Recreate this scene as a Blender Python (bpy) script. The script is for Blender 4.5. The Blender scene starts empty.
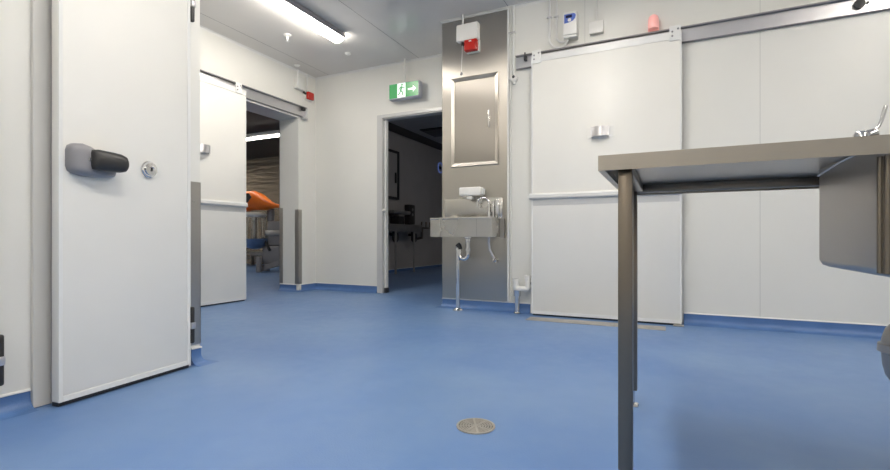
import bpy, bmesh, math, random
from mathutils import Vector, Matrix
random.seed(4)
S = bpy.context.scene
C = S.collection
PI = math.pi
CEIL = 2.676
YR, YB, XL, XN = 3.94, 4.631, -4.048, -2.18      # sink wall, exit wall, far left wall, cold-room wall

# ------------------------------------------------------------------ materials
def nodes(name):
    m = bpy.data.materials.new(name); m.use_nodes = True
    nt = m.node_tree; return m, nt, nt.nodes['Principled BSDF']

def plain(name, col, rough=.5, metal=0., coat=0., spec=.5, bump=0., bscale=60., var=0., vscale=3., trans=0., stretch=None, emit=None, es=0., rvar=0., aniso=0, tang=None):
    m, nt, b = nodes(name); L = nt.links
    b.inputs['Base Color'].default_value = (*col, 1); b.inputs['Roughness'].default_value = rough
    b.inputs['Metallic'].default_value = metal; b.inputs['Coat Weight'].default_value = coat
    b.inputs['Specular IOR Level'].default_value = spec
    b.inputs['Transmission Weight'].default_value = trans
    tc = nt.nodes.new('ShaderNodeTexCoord'); mp = nt.nodes.new('ShaderNodeMapping'); L.new(tc.outputs['Object'], mp.inputs[0])
    if stretch: mp.inputs['Scale'].default_value = stretch
    if bump:
        n = nt.nodes.new('ShaderNodeTexNoise'); n.inputs['Scale'].default_value = bscale; n.inputs['Detail'].default_value = 3
        L.new(mp.outputs[0], n.inputs['Vector'])
        bp = nt.nodes.new('ShaderNodeBump'); bp.inputs['Strength'].default_value = bump; bp.inputs['Distance'].default_value = .002
        L.new(n.outputs[0], bp.inputs['Height']); L.new(bp.outputs[0], b.inputs['Normal'])
    if var or rvar:
        n = nt.nodes.new('ShaderNodeTexNoise'); n.inputs['Scale'].default_value = vscale; n.inputs['Detail'].default_value = 4
        L.new(tc.outputs['Object'], n.inputs['Vector'])
        if var:
            r = nt.nodes.new('ShaderNodeValToRGB')
            r.color_ramp.elements[0].position = .3; r.color_ramp.elements[1].position = .7
            r.color_ramp.elements[0].color = (*[c*(1-var) for c in col], 1); r.color_ramp.elements[1].color = (*[min(1, c*(1+var)) for c in col], 1)
            L.new(n.outputs[0], r.inputs[0]); L.new(r.outputs[0], b.inputs['Base Color'])
        if rvar:
            mr = nt.nodes.new('ShaderNodeMapRange'); mr.inputs['To Min'].default_value = rough-rvar; mr.inputs['To Max'].default_value = rough+rvar
            L.new(n.outputs[0], mr.inputs[0]); L.new(mr.outputs[0], b.inputs['Roughness'])
    if aniso:
        b.inputs['Anisotropic'].default_value = aniso
        cv = nt.nodes.new('ShaderNodeCombineXYZ')
        for i in range(3): cv.inputs[i].default_value = tang[i]
        L.new(cv.outputs[0], b.inputs['Tangent'])
    if emit:
        b.inputs['Emission Color'].default_value = (*emit, 1); b.inputs['Emission Strength'].default_value = es
    return m

def floor_mat():
    m, nt, b = nodes('blue_resin_floor'); L = nt.links
    tc = nt.nodes.new('ShaderNodeTexCoord')
    n1 = nt.nodes.new('ShaderNodeTexNoise'); n1.inputs['Scale'].default_value = 1.1; n1.inputs['Detail'].default_value = 5; n1.inputs['Roughness'].default_value = .6
    n2 = nt.nodes.new('ShaderNodeTexNoise'); n2.inputs['Scale'].default_value = 16; n2.inputs['Detail'].default_value = 6
    n3 = nt.nodes.new('ShaderNodeTexNoise'); n3.inputs['Scale'].default_value = 180; n3.inputs['Detail'].default_value = 2
    for n in (n1, n2, n3): L.new(tc.outputs['Object'], n.inputs['Vector'])
    r = nt.nodes.new('ShaderNodeValToRGB'); e = r.color_ramp.elements
    e[0].position = .33; e[0].color = FLOOR_A; e[1].position = .68; e[1].color = FLOOR_B
    mx = nt.nodes.new('ShaderNodeMath'); mx.operation = 'MULTIPLY_ADD'; mx.inputs[1].default_value = .3
    sub = nt.nodes.new('ShaderNodeMath'); sub.operation = 'SUBTRACT'; sub.inputs[1].default_value = .5
    L.new(n2.outputs[0], sub.inputs[0]); L.new(sub.outputs[0], mx.inputs[0]); L.new(n1.outputs[0], mx.inputs[2])
    L.new(mx.outputs[0], r.inputs[0]); L.new(r.outputs[0], b.inputs['Base Color'])
    mr = nt.nodes.new('ShaderNodeMapRange'); mr.inputs['To Min'].default_value = .30; mr.inputs['To Max'].default_value = .52
    L.new(n2.outputs[0], mr.inputs[0]); L.new(mr.outputs[0], b.inputs['Roughness'])
    bp = nt.nodes.new('ShaderNodeBump'); bp.inputs['Strength'].default_value = .35; bp.inputs['Distance'].default_value = .0015
    L.new(n3.outputs[0], bp.inputs['Height']); L.new(bp.outputs[0], b.inputs['Normal'])
    b.inputs['Specular IOR Level'].default_value = .45
    return m
FLOOR_A = (.100, .200, .43, 1); FLOOR_B = (.165, .270, .465, 1)

M = dict(
    floor=floor_mat(),
    cove=plain('blue_cove', (.08, .17, .38), .4, bump=.3, bscale=160, var=.12, vscale=5),
    wall=plain('white_panel_wall', (.74, .735, .69), .38, bump=.05, bscale=8, var=.02, vscale=1.5),
    cjoint=plain('ceiling_joint', (.22, .21, .20), .6),
    ceil=plain('ceiling_panel', (.71, .685, .65), .14, bump=.04, bscale=4, var=.02),
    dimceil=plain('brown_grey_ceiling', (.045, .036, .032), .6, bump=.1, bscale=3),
    door=plain('white_door_skin', (.77, .76, .715), .42, spec=.4, bump=.04, bscale=10, var=.02, vscale=2),
    trim=plain('white_aluminium_trim', (.74, .74, .72), .35),
    greytrim=plain('grey_aluminium_trim', (.56, .56, .55), .35, metal=.2),
    alu=plain('satin_aluminium', (.62, .61, .62), .33, metal=.85, bump=.05, bscale=40, stretch=(1, 30, 30)),
    joint=plain('panel_joint_sealant', (.55, .55, .52), .6),
    dark=plain('dark_rubber', (.02, .02, .022), .5, bump=.1, bscale=80),
    blackp=plain('black_plastic', (.028, .027, .026), .38, bump=.2, bscale=220),
    greyp=plain('grey_plastic', (.25, .245, .255), .36, bump=.05, bscale=120),
    whitep=plain('white_plastic', (.80, .79, .75), .35, var=.02),
    offw=plain('off_white_plastic', (.70, .70, .66), .4),
    steel=plain('brushed_steel', (.58, .56, .52), .27, metal=1, rvar=.04, vscale=2, var=.04),
    steelh=plain('brushed_steel_horizontal', (.45, .405, .345), .30, metal=1, rvar=.05, vscale=2, var=.05),
    panel=plain('stainless_cladding', (.52, .49, .44), .33, metal=1, aniso=1.0, tang=(1, 0, 0), rvar=.05, vscale=1.2, var=.04),
    darksteel=plain('brown_tinted_steel', (.24, .20, .155), .34, metal=1, rvar=.05, var=.08),
    guard=plain('stainless_guard', (.42, .40, .37), .34, metal=1, bump=.1, bscale=20, stretch=(40, 40, 1), var=.05),
    chrome=plain('chrome', (.72, .71, .70), .09, metal=1, rvar=.03),
    red=plain('red_lens', (.52, .02, .012), .25, coat=.4, var=.05),
    pink=plain('pink_red_lens', (.95, .50, .46), .3, coat=.3, emit=(1, .35, .3), es=.08),
    orange=plain('orange_plastic', (.95, .20, .012), .35, coat=.2, var=.05),
    blue=plain('blue_label', (.10, .17, .55), .4, var=.1),
    screen=plain('dark_display', (.02, .02, .05), .15),
    signg=plain('exit_sign_green', (.06, .30, .10), .25, emit=(.10, .45, .16), es=.12),
    signw=plain('exit_sign_white', (.8, .85, .82), .25, emit=(.8, 1, .88), es=.28),
    lilac=plain('lilac_grey_plastic', (.50, .51, .58), .4),
    tube=plain('lit_diffuser', (.9, .9, .88), .4, emit=(1, .94, .86), es=15),
    tube2=plain('lit_diffuser_next_room', (.9, .9, .88), .4, emit=(1, .93, .82), es=16),
    wavy=plain('rippled_steel_wall', (.55, .49, .41), .26, metal=.8, bump=.9, bscale=1.6, stretch=(.5, 1, 4)),
    tube3=plain('fill_diffuser', (.9, .9, .88), .4, emit=(1, .92, .84), es=12),
    hatch=plain('hatch_steel', (.36, .335, .30), .34, metal=1, aniso=1.0, tang=(1, 0, 0)),
    framep=plain('light_grey_frame', (.62, .61, .575), .4),
    basin=plain('satin_basin_steel', (.44, .40, .355), .36, metal=1),
    rust=plain('dull_grey_steel', (.36, .35, .34), .42, metal=.8, var=.2),
    ring=plain('lit_blue_ring', (.1, .15, .5), .4, emit=(.25, .38, 1), es=.12),
    bowl=plain('blue_grey_bowl', (.16, .24, .40), .3, metal=.5),
    plate=plain('worn_floor_plate', (.42, .40, .36), .42, metal=.5, var=.2, vscale=12),
    dullwall=plain('dimmed_wall_grey', (.40, .385, .375), .5, var=.04),  # white washroom walls, greyed in the colour to carry the room's dimness
)

for n_ in M['wavy'].node_tree.nodes:
    if n_.type == 'BUMP': n_.inputs['Distance'].default_value = .03
# ------------------------------------------------------------------ helpers
W = {}                                   # world matrix of every parent built here
def empty(name, loc, rz=0, parent=None):
    o = bpy.data.objects.new(name, None); C.objects.link(o); o.empty_display_size = .05
    o.location = loc; o.rotation_euler = (0, 0, rz)
    W[o] = Matrix.Translation(loc) @ Matrix.Rotation(rz, 4, 'Z')
    return o
def thing(name, label, cat, loc, rz=0, group=None):
    o = empty(name, loc, rz); return tag(o, label, cat, group)
def tag(o, label, cat, group=None):
    o['label'] = label; o['category'] = cat
    if group: o['group'] = group
    return o
def struct(o): o['kind'] = 'structure'; return o

def obj(name, bm, mat, parent=None, smooth=None, local=False, origin=None):
    """links bm (world coordinates, or the parent's own when local) as one mesh object"""
    if parent is not None and not local: bm.transform(W[parent].inverted())
    loc = Vector((0, 0, 0))
    if parent is None:
        if origin is None:
            xs = [v.co for v in bm.verts]
            origin = Vector(((min(v.x for v in xs)+max(v.x for v in xs))/2, (min(v.y for v in xs)+max(v.y for v in xs))/2, min(v.z for v in xs)))
        loc = Vector(origin); bm.transform(Matrix.Translation(-loc))
    me = bpy.data.meshes.new(name); bmesh.ops.recalc_face_normals(bm, faces=bm.faces[:])
    bm.to_mesh(me); bm.free()
    mats = mat if isinstance(mat, (list, tuple)) else [mat]
    for k in mats: me.materials.append(M[k])
    if smooth is not None:
        for p in me.polygons: p.use_smooth = True
        me.set_sharp_from_angle(angle=math.radians(smooth))
    o = bpy.data.objects.new(name, me); C.objects.link(o); o.location = loc
    if parent is not None: o.parent = parent; W[o] = W[parent].copy()
    else: W[o] = Matrix.Translation(loc)
    return o

def nb(): return bmesh.new()
def box(bm, x0, x1, y0, y1, z0, z1, bev=0, seg=2, mi=0):
    x0, x1 = sorted((x0, x1)); y0, y1 = sorted((y0, y1)); z0, z1 = sorted((z0, z1))
    t = bmesh.new()
    bmesh.ops.create_cube(t, size=1, matrix=Matrix.Translation(((x0+x1)/2, (y0+y1)/2, (z0+z1)/2)) @ Matrix.Diagonal((x1-x0, y1-y0, z1-z0, 1)))
    if bev: bmesh.ops.bevel(t, geom=t.edges[:], offset=min(bev, .49*min(x1-x0, y1-y0, z1-z0)), segments=seg, affect='EDGES', profile=.5)
    return merge(bm, t, mi)
def merge(bm, t, mi=0, mat=None):
    if mat is not None: t.transform(mat)
    mp = {v: bm.verts.new(v.co) for v in t.verts}
    for f in t.faces:
        try: g = bm.faces.new([mp[v] for v in f.verts]); g.material_index = mi
        except ValueError: pass
    t.free(); return bm
def frame_of(d, up=None):
    d = d.normalized(); a = Vector((0, 0, 1)) if abs(d.z) < .95 else Vector((0, 1, 0))
    if up is not None: a = up
    u = d.cross(a).normalized(); v = u.cross(d).normalized(); return u, v
def tube(bm, pts, r, n=12, mi=0, caps=True, up=None):
    pts = [Vector(p) for p in pts]; rr = r if isinstance(r, (list, tuple)) else [r]*len(pts)
    rings = []; u = None
    for i, p in enumerate(pts):
        d = (pts[min(i+1, len(pts)-1)] - pts[max(i-1, 0)]).normalized()
        if u is None: u, v = frame_of(d, up)
        else:
            u = (u - d*u.dot(d)).normalized(); v = d.cross(u).normalized()*-1
            v = u.cross(d).normalized()
        rings.append([bm.verts.new(p + rr[i]*(math.cos(2*PI*k/n)*u + math.sin(2*PI*k/n)*v)) for k in range(n)])
    for a, b in zip(rings, rings[1:]):
        for k in range(n):
            f = bm.faces.new([a[k], a[(k+1) % n], b[(k+1) % n], b[k]]); f.material_index = mi
    if caps:
        bm.faces.new(rings[0]).material_index = mi; bm.faces.new(rings[-1][::-1]).material_index = mi
    return bm
def arc(c, r, a0, a1, ax, ay, n=8):
    c = Vector(c); ax = Vector(ax); ay = Vector(ay)
    return [c + r*math.cos(a0+(a1-a0)*i/n)*ax + r*math.sin(a0+(a1-a0)*i/n)*ay for i in range(n+1)]
def lathe(bm, prof, c, axis=(0, 0, 1), n=24, mi=0):
    """prof: (radius, distance along axis)"""
    c = Vector(c); d = Vector(axis).normalized(); u, v = frame_of(d)
    rings = []
    for r, h in prof:
        r = max(r, 1e-4)
        rings.append([bm.verts.new(c + h*d + r*(math.cos(2*PI*k/n)*u + math.sin(2*PI*k/n)*v)) for k in range(n)])
    for a, b in zip(rings, rings[1:]):
        for k in range(n): bm.faces.new([a[k], a[(k+1) % n], b[(k+1) % n], b[k]]).material_index = mi
    bm.faces.new(rings[0]).material_index = mi; bm.faces.new(rings[-1][::-1]).material_index = mi
    return bm
def prism(bm, pts, vec, mi=0):
    vec = Vector(vec); a = [bm.verts.new(Vector(p)) for p in pts]; b = [bm.verts.new(Vector(p)+vec) for p in pts]
    n = len(a); bm.faces.new(a).material_index = mi; bm.faces.new(b[::-1]).material_index = mi
    for k in range(n): bm.faces.new([a[k], a[(k+1) % n], b[(k+1) % n], b[k]]).material_index = mi
    return bm
def loft(bm, secs, mi=0):
    rings = [[bm.verts.new(Vector(p)) for p in s] for s in secs]; n = len(rings[0])
    for a, b in zip(rings, rings[1:]):
        for k in range(n): bm.faces.new([a[k], a[(k+1) % n], b[(k+1) % n], b[k]]).material_index = mi
    bm.faces.new(rings[0]).material_index = mi; bm.faces.new(rings[-1][::-1]).material_index = mi
    return bm
def B(name, args, mat, parent=None, bev=0, local=False, smooth=None, seg=2):
    return obj(name, box(nb(), *args, bev=bev, seg=seg), mat, parent, smooth=smooth if smooth is not None else (35 if bev else None), local=local)
def copy_tree(o, parent=None):
    c = o.copy(); C.objects.link(c); c.parent = parent
    for ch in list(o.children): copy_tree(ch, c)
    return c

# ------------------------------------------------------------------ the shell
struct(B('floor', (-12, 3.6, -2.1, 12.2, -.1, 0), 'floor'))
struct(B('ceiling', (-4.40, 3.6, -2.1, 4.74, CEIL, CEIL+.1), 'ceil'))
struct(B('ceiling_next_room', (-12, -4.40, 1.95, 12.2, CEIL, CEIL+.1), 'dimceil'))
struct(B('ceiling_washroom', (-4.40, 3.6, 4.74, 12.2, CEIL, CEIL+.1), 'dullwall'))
# far left wall with the opening y 3.40 .. 4.33 and the solid corner beyond it
b = nb(); box(b, XL-.30, XL, 1.622, 3.40, 0, CEIL); box(b, XL-.30, XL, 4.33, YB+.15, 0, CEIL); box(b, XL-.30, XL, 3.40, 4.33, 2.110, CEIL)
wl = struct(obj('wall_left', b, 'wall'))
# exit wall
b = nb(); box(b, XL, -3.045, YB, YB+.11, 0, CEIL); box(b, -3.045, -2.02, YB, YB+.11, 2.06, CEIL); box(b, -2.02, -1.80, YB, YB+.11, 0, CEIL)
wb = struct(obj('wall_back', b, 'wall'))
# wall with the hand basin and the sliding door, and its return
b = nb(); box(b, -1.911, 3.5, YR, YR+.11, 0, CEIL); box(b, -1.911, -1.80, YR+.11, YB, 0, CEIL)
wr = struct(obj('wall_right', b, 'wall'))
# cold-room block at the left
b = nb(); box(b, XN-.1, XN, -2, 1.622, 0, CEIL); box(b, XL-.3, XN-.1, 1.522, 1.622, 0, CEIL)
wn = struct(obj('wall_near', b, 'wall'))
struct(B('wall_behind', (XN, 3.5, -2.1, -2.0, 0, CEIL), 'wall'))
struct(B('wall_east', (3.5, 3.6, -2.1, 12.2, 0, CEIL), 'wall'))
# the washroom behind the exit doorway
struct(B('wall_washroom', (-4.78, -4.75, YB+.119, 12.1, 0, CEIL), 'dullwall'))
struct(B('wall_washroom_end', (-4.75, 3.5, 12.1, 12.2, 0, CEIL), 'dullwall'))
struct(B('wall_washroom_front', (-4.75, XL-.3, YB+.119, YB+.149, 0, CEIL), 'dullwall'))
# the steel-clad room beyond the left opening
struct(B('wall_steel', (-12, -4.86, 8.6, 8.7, 0, CEIL), 'wavy'))
struct(B('wall_steel_side', (-12.1, -12, 2, 8.7, 0, CEIL), 'wavy'))
struct(B('wall_steel_front', (-12, XL-.3, 1.95, 2.05, 0, CEIL), 'wall'))

def joint(parent, args, mat='joint'): obj('panel_joint', box(nb(), *args), mat, parent)
for x in (.582, 1.78, -.62): joint(wr, (x-.002, x+.002, YR-.0008, YR+.001, .085, CEIL-.02))
for y in (2.30,): joint(wl, (XL-.001, XL+.0008, y-.002, y+.002, 2.25 if y > 3.3 else .09, CEIL-.02))
ceil = bpy.data.objects['ceiling']
for x in (-3.81, -2.54, -1.27, 0, 1.27, 2.54): joint(ceil, (x-.0025, x+.0025, -2, YB if x < -1.95 else YR, CEIL-.0008, CEIL+.001), 'cjoint')

# coved blue skirting with its white capping strip
def offs(path, d):
    out = []
    for i, p in enumerate(path):
        p = Vector(p); ns = []
        if i > 0: e = (p-Vector(path[i-1])).normalized(); ns.append(Vector((-e.y, e.x)))
        if i < len(path)-1: e = (Vector(path[i+1])-p).normalized(); ns.append(Vector((-e.y, e.x)))
        n = sum(ns, Vector((0, 0)))/len(ns); n = n/(n.length**2) if n.length > .01 else ns[0]
        out.append(p + n*d)
    return out
def sweep(bm, path, prof):
    cols = [offs(path, d) for d, z in prof]
    for k in range(len(prof)):
        pass
    vs = [[bm.verts.new((cols[k][i].x, cols[k][i].y, prof[k][1])) for i in range(len(path))] for k in range(len(prof))]
    m = len(prof)
    for k in range(m):
        for i in range(len(path)-1):
            bm.faces.new([vs[k][i], vs[k][i+1], vs[(k+1) % m][i+1], vs[(k+1) % m][i]])
    bm.faces.new([vs[k][0] for k in range(m)]); bm.faces.new([vs[k][-1] for k in range(m)][::-1])
    return bm
def cove(name, path, h=.078, out=.045):                       # the room lies to the LEFT of the path
    prof = [(0, 0), (out+.02, 0), (out+.02, .001)] + [(out+.001-out*math.sin(t), .001+out*(1-math.cos(t))) for t in [PI/2*i/6 for i in range(1, 7)]]
    prof = [(0, 0), (out+.02, 0)] + [(.004+out*(1-math.sin(t)), .0015+out*(1-math.cos(t))) for t in [PI/2*i/6 for i in range(0, 7)]] + [(.004, h), (0, h)]
    o = struct(obj(name, sweep(nb(), path, prof), 'cove', smooth=40))
    s = obj('capping_strip', sweep(nb(), path, [(0, h), (.0075, h), (.0075, h+.004), (.003, h+.009), (0, h+.009)]), 'trim', o)
    return o
cove('baseboard_right', [(3.5, YR), (.10, YR)])
cove('baseboard_basin', [(-1.075, YR), (-1.911, YR), (-1.911, YB)])
cove('baseboard_back', [(-3.11, YB), (XL, YB), (XL, 4.33), (XL-.30, 4.33)])
cove('baseboard_left', [(XL, 2.25), (XL, 1.622), (XN, 1.622), (XN, 1.572)])
cove('baseboard_near', [(XN, .912), (XN, .80)], h=.066)
cove('baseboard_washroom', [(-4.75, 12.1), (-4.75, YB+.149)], h=.05)

# slim ceiling angles
def angle_trim(name, path): struct(obj(name, sweep(nb(), path, [(0, CEIL-.022), (.003, CEIL-.022), (.004, CEIL-.004), (.022, CEIL-.003), (.022, CEIL), (0, CEIL)]), 'trim'))
angle_trim('trim_1', [(3.5, YR), (-1.911, YR), (-1.911, YB), (XL, YB), (XL, 1.622), (XN, 1.622), (XN, -2)])

# ------------------------------------------------------------------ exit doorway frame
t = struct(empty('trim_2', (-3.0, YB, 0)))
b = nb(); box(b, -3.105, -3.045, YB-.016, YB, 0, 2.094, .002); box(b, -3.045, -3.03, YB-.016, YB+.11, 0, 2.06, .001)
obj('frame_jamb', b, 'greytrim', t)
b = nb(); box(b, -3.03, -3.008, YB+.03, YB+.08, 0, 2.045, .002); obj('door_stop', b, 'trim', t)
b = nb(); box(b, -3.105, -1.95, YB-.016, YB-.0005, 2.056, 2.094, .002); box(b, -3.03, -2.02, YB, YB+.11, 2.045, 2.06, .001); obj('frame_head', b, 'greytrim', t)
B('frame_jamb', (-2.035, -2.02, YB-.016, YB+.11, 0, 2.045), 'greytrim', t)
obj('strike_knob', lathe(nb(), [(.001, 0), (.016, .002), (.018, .012), (.010, .03), (.012, .036), (0, .042)], (-3.03, YB+.005, .975), (1, -.5, 0), 16), 'whitep', t, smooth=40)
B('foot_guide', (-3.028, -3.0, YB+.02, YB+.08, .002, .06), 'dark', t, bev=.004)

# ------------------------------------------------------------------ left opening: trim and corner guards
t = struct(empty('trim_3', (XL, 3.4, 0)))
b = nb(); box(b, XL, XL+.004, 3.35, 4.36, 2.106, 2.122); obj('frame_head', b, 'trim', t)
b = nb(); box(b, XL-.30, XL, 3.40, 4.33, 2.104, 2.1095); obj('head_lining', b, 'greytrim', t)
def guard(name, label, cx, cy, sx, sy, z0, z1, w=.04, foot=False):
    """L-section on the outside corner cx,cy; the wall lies towards sx,sy"""
    t = thing(name, label, 'corner guard', (cx, cy, z0), 0)
    e = .0025
    b = nb(); box(b, cx-sx*e, cx+sx*w, cy-sy*e, cy-sy*.0001, z0, z1); box(b, cx-sx*e, cx-sx*.0001, cy-sy*e, cy+sy*w, z0, z1)
    obj('guard_plate', b, 'guard', t)
    for z in (z0+.1, (z0+z1)/2, z1-.1):
        obj('screw', lathe(nb(), [(.004, 0), (.003, .0015), (0, .002)], (cx-sx*e, cy+sy*w*.6, z), (-sx, 0, 0), 10), 'chrome', t, smooth=40)
    if foot:
        b = nb(); box(b, cx-sx*.016, cx+sx*.02, cy-sy*.016, cy+sy*.03, .0015, z0, .002); obj('guard_foot', b, 'offw', t, smooth=35)
    return t
guard('corner_guard', 'stainless corner guard on the near white wall corner right of the big hinged door', XN, 1.622, -1, -1, .10, .93, .058)
guard('corner_guard', 'stainless corner guard on room side of the left opening, standing on a pale foot', XL, 4.33, -1, 1, .088, .995, .055, foot=True)
guard('corner_guard', 'stainless corner guard at the inner edge of the left opening, beside the steel clad room', XL-.30, 4.33, 1, 1, .088, 1.02, .05)

# ------------------------------------------------------------------ hinged cold-room door (ajar) and its neighbour
def hinge(parent, z0, z1):
    zc = (z0+z1)/2; h = z1-z0
    o = obj('hinge', box(nb(), -.016, .006, .002, .022, z0, z1, .008, 3), 'blackp', parent, smooth=40, local=True)
    obj('hinge_band', box(nb(), -.014, .009, 0, .023, zc-.018, zc+.014, .003), 'alu', o, local=True, smooth=40)
    obj('hinge_leaf', box(nb(), -.028, -.012, .0005, .020, z0+.02, z1-.02, .002), 'greyp', o, local=True)
def cold_door(x, y, rz):
    HY = lambda v: -.566+(v+.566)*.73
    r = struct(empty('door_1', (x, y, 0), rz))
    b = nb(); box(b, -.040, 0, -.588, 0, .018, 2.42, .004); obj('door_leaf', b, 'door', r, local=True, smooth=35)
    b = nb(); T = .0022                                            # raised edge profile around the skin
    for a in ((-.588, -.574, .018, 2.42), (-.020, -.004, .018, 2.42), (-.574, -.020, .018, .040), (-.574, -.020, 2.40, 2.42)):
        box(b, -.0005, T, a[0], a[1], a[2], a[3], .001, 1)
    obj('edge_profile', b, 'trim', r, local=True)
    obj('gap_shade_strip', box(nb(), -.050, -.0405, -.584, -.566, .018, 2.42), 'rust', r, local=True)  # grey strip stands for the shadow in the gap beside the frame
    b = nb()
    box(b, -.042, -.006, -.585, -.006, .003, .0175)
    obj('gap_strip', b, 'dark', r, local=True)  # dark strip stands for the shade in the gap under the leaf
    hinge(r, .118, .300); hinge(r, 1.722, 1.905)
    # lever handle: grey shell with black grip
    h = empty('door_handle', (0, 0, 0)); h.parent = r; W[h] = W[r].copy()
    def sect(yc, zc, ry, top, n=20):      # section across the handle, normal roughly along -y..+y
        return yc, zc, ry, top
    def shell(bm, secs, n=22, x0=0.0):
        rings = []
        for (y_, zc, hz, dx, p) in secs:
            ring = []; y_ = -.566+(y_+.566)*.93
            for k in range(n):
                a = PI*k/(n-1)
                ca, sa = math.cos(a), math.sin(a)
                ring.append((x0+dx*abs(sa)**p if dx > 0 else x0, y_, zc+hz*(1 if ca > 0 else -1)*abs(ca)**p))
            rings.append(ring)
        return loft(bm, rings)
    # y runs from the latch edge (-.565) to the hinges
    b = nb(); shell(b, [(-.566, 0.951, .030, .010, .7), (-.560, 0.951, .048, .030, .6), (-.545, 0.951, .058, .042, .55), (-.515, 0.950, .063, .046, .5), (-.485, 0.946, .061, .046, .5), (-.455, 0.940, .054, .042, .55), (-.430, 0.934, .046, .036, .55), (-.405, 0.927, .036, .028, .6), (-.385, 0.922, .027, .020, .6), (-.366, .918, .018, .012, .7), (-.358, .917, .006, .004, .8)])
    obj('handle_shell', b, 'greyp', h, local=True, smooth=50)
    b = nb(); secs = []
    for (y_, xc, zc, rx, rz_) in [(-.476, .040, .952, .010, .026), (-.470, .046, .952, .022, .038), (-.450, .052, .952, .030, .041), (-.42, .058, .950, .031, .041), (-.38, .064, .949, .031, .040), (-.345, .069, .948, .029, .038), (-.320, .072, .947, .024, .032), (-.308, .074, .947, .014, .020), (-.304, .075, .947, .004, .008)]:
        secs.append([(xc+rx*math.copysign(abs(math.cos(a))**.8, math.cos(a)), HY(y_), zc+rz_*math.copysign(abs(math.sin(a))**.8, math.sin(a))) for a in [2*PI*k/24 for k in range(24)]])
    obj('grip', loft(b, secs), 'blackp', h, local=True, smooth=50)
    b = nb(); lathe(b, [(.007, 0), (.0065, .003), (.003, .003), (.003, .001), (0, .001)], (.0465, -.505, .950), (1, 0, 0), 14)
    obj('handle_screw', b, 'chrome', h, local=True, smooth=40)
    # round cylinder lock
    l = obj('lock', lathe(nb(), [(.037, 0), (.037, .005), (.033, .009), (.032, .014), (.028, .019), (.012, .021), (.010, .019), (0, .019)], (.002, -.225, .952), (1, 0, 0), 28), 'chrome', r, local=True, smooth=30)
    obj('keyhole', box(nb(), .0215, .0245, -.2275, -.2225, .944, .960), 'dark', l, local=True)
    return r
d1 = cold_door(-2.140, 1.542, math.radians(5.9))
d1b = copy_tree(d1); d1b.location = (-2.132, .796, 0); d1b.rotation_euler.z = 0; d1b.name = 'door_2'
t = struct(empty('trim_4', (XN, 1.25, 0)))
b = nb(); box(b, XN+.0002, XN+.022, .913, .975, .0015, 2.50, .002); obj('frame_jamb', b, 'framep', t)
b = nb(); box(b, XN+.0002, XN+.014, 1.546, 1.561, .0015, 2.50, .002); obj('frame_jamb', b, 'trim', t)
b = nb(); box(b, XN+.0002, XN+.018, .913, 1.582, 2.50, 2.56, .002); obj('frame_head', b, 'trim', t)

# ------------------------------------------------------------------ sliding doors
def hanger(x, z, parent, w=.075, flip=1):
    o = obj('hanger_plate', box(nb(), x-w/2, x+w/2, -.008, .0, z-.055, z+.055, .004), 'trim', parent, smooth=35, local=True)
    b = nb()
    for dx, dz in ((-.018, .012), (-.018, -.02), (.02, .028)):
        lathe(b, [(.007, 0), (.007, .004), (.004, .006), (0, .006)], (x+dx, -.008, z+dz), (0, -1, 0), 12)
    obj('bolt', b, 'greyp', o, local=True, smooth=40)
    return o
def sliding_door(name, loc, rz, w, h, th, zr, top_h=2.15, handle_x=None, handle_flat=False):
    """local: x along the door, -y towards the room, front face at y=0"""
    r = struct(empty(name, loc, rz))
    obj('door_leaf', box(nb(), 0, w, 0, th, .014, h, .005), 'door', r, local=True, smooth=35)
    b = nb(); box(b, .001, .014, -.002, .0005, .016, h-.002); box(b, w-.014, w-.001, -.002, .0005, .016, h-.002); box(b, .014, w-.014, -.002, .0005, .016, .040)
    obj('edge_profile', b, 'trim', r, local=True)
    obj('head_strip', box(nb(), 0, w, -.004, .0005, h-.055, h, .001), 'trim', r, local=True)
    b = nb(); prism(b, [(-.012, 0, zr), (-.012, -.010, zr+.004), (-.012, -.020, zr+.012), (-.012, -.022, zr+.036), (-.012, -.014, zr+.050), (-.012, 0, zr+.052)], (w+.014, 0, 0))
    k = obj('bumper_rail', b, 'trim', r, local=True)
    obj('rail_lip', box(nb(), -.013, w+.003, -.0245, -.018, zr+.010, zr+.017), 'greytrim', k, local=True)
    obj('rail_shadow', box(nb(), .015, w-.015, -.0015, .0002, zr-.05, zr), 'greytrim', r, local=True)  # grey strip painted as the bumper rail's shadow on the leaf
    obj('gap_strip', box(nb(), .01, w-.01, .012, th-.01, .003, .0135), 'dark', r, local=True)
    hanger(.045, h-.012, r); hanger(w-(.045 if w < 1.15 else .095), h-.012+(0 if w < 1.15 else .012), r)
    if handle_x is not None:
        x = handle_x; z = 1.478
        hd = empty('door_handle', (0, 0, 0)); hd.parent = r; W[hd] = W[r].copy()
        obj('back_plate', box(nb(), x-.105, x+.095, -.003, -.0002, z-.045, z+.045, .002), 'whitep', hd, local=True)
        b = nb(); pr = []
        for i in range(9):
            t_ = i/8; pr.append((x-.07+.125*t_, -.006-.050*math.sin(PI*(.12+.76*t_))**.6))
        pts = [(px, py, z-.038) for px, py in pr] + [(px, py+.006, z-.038) for px, py in pr[::-1]]
        prism(b, pts, (0, 0, .076)); box(b, x-.075, x-.068, -.034, -.002, z-.038, z+.038); box(b, x+.052, x+.059, -.034, -.002, z-.038, z+.038)
        obj('pull', b, 'alu', hd, local=True, smooth=40)
    return r
dr = sliding_door('door_3', (-1.038, 3.83, 0), 0, 1.124, 2.165, .06, .965, handle_x=.56)
dl = sliding_door('door_4', (-3.93, 2.25, 0), PI/2, 1.200, 2.165, .055, .960, handle_x=.70)
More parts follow.
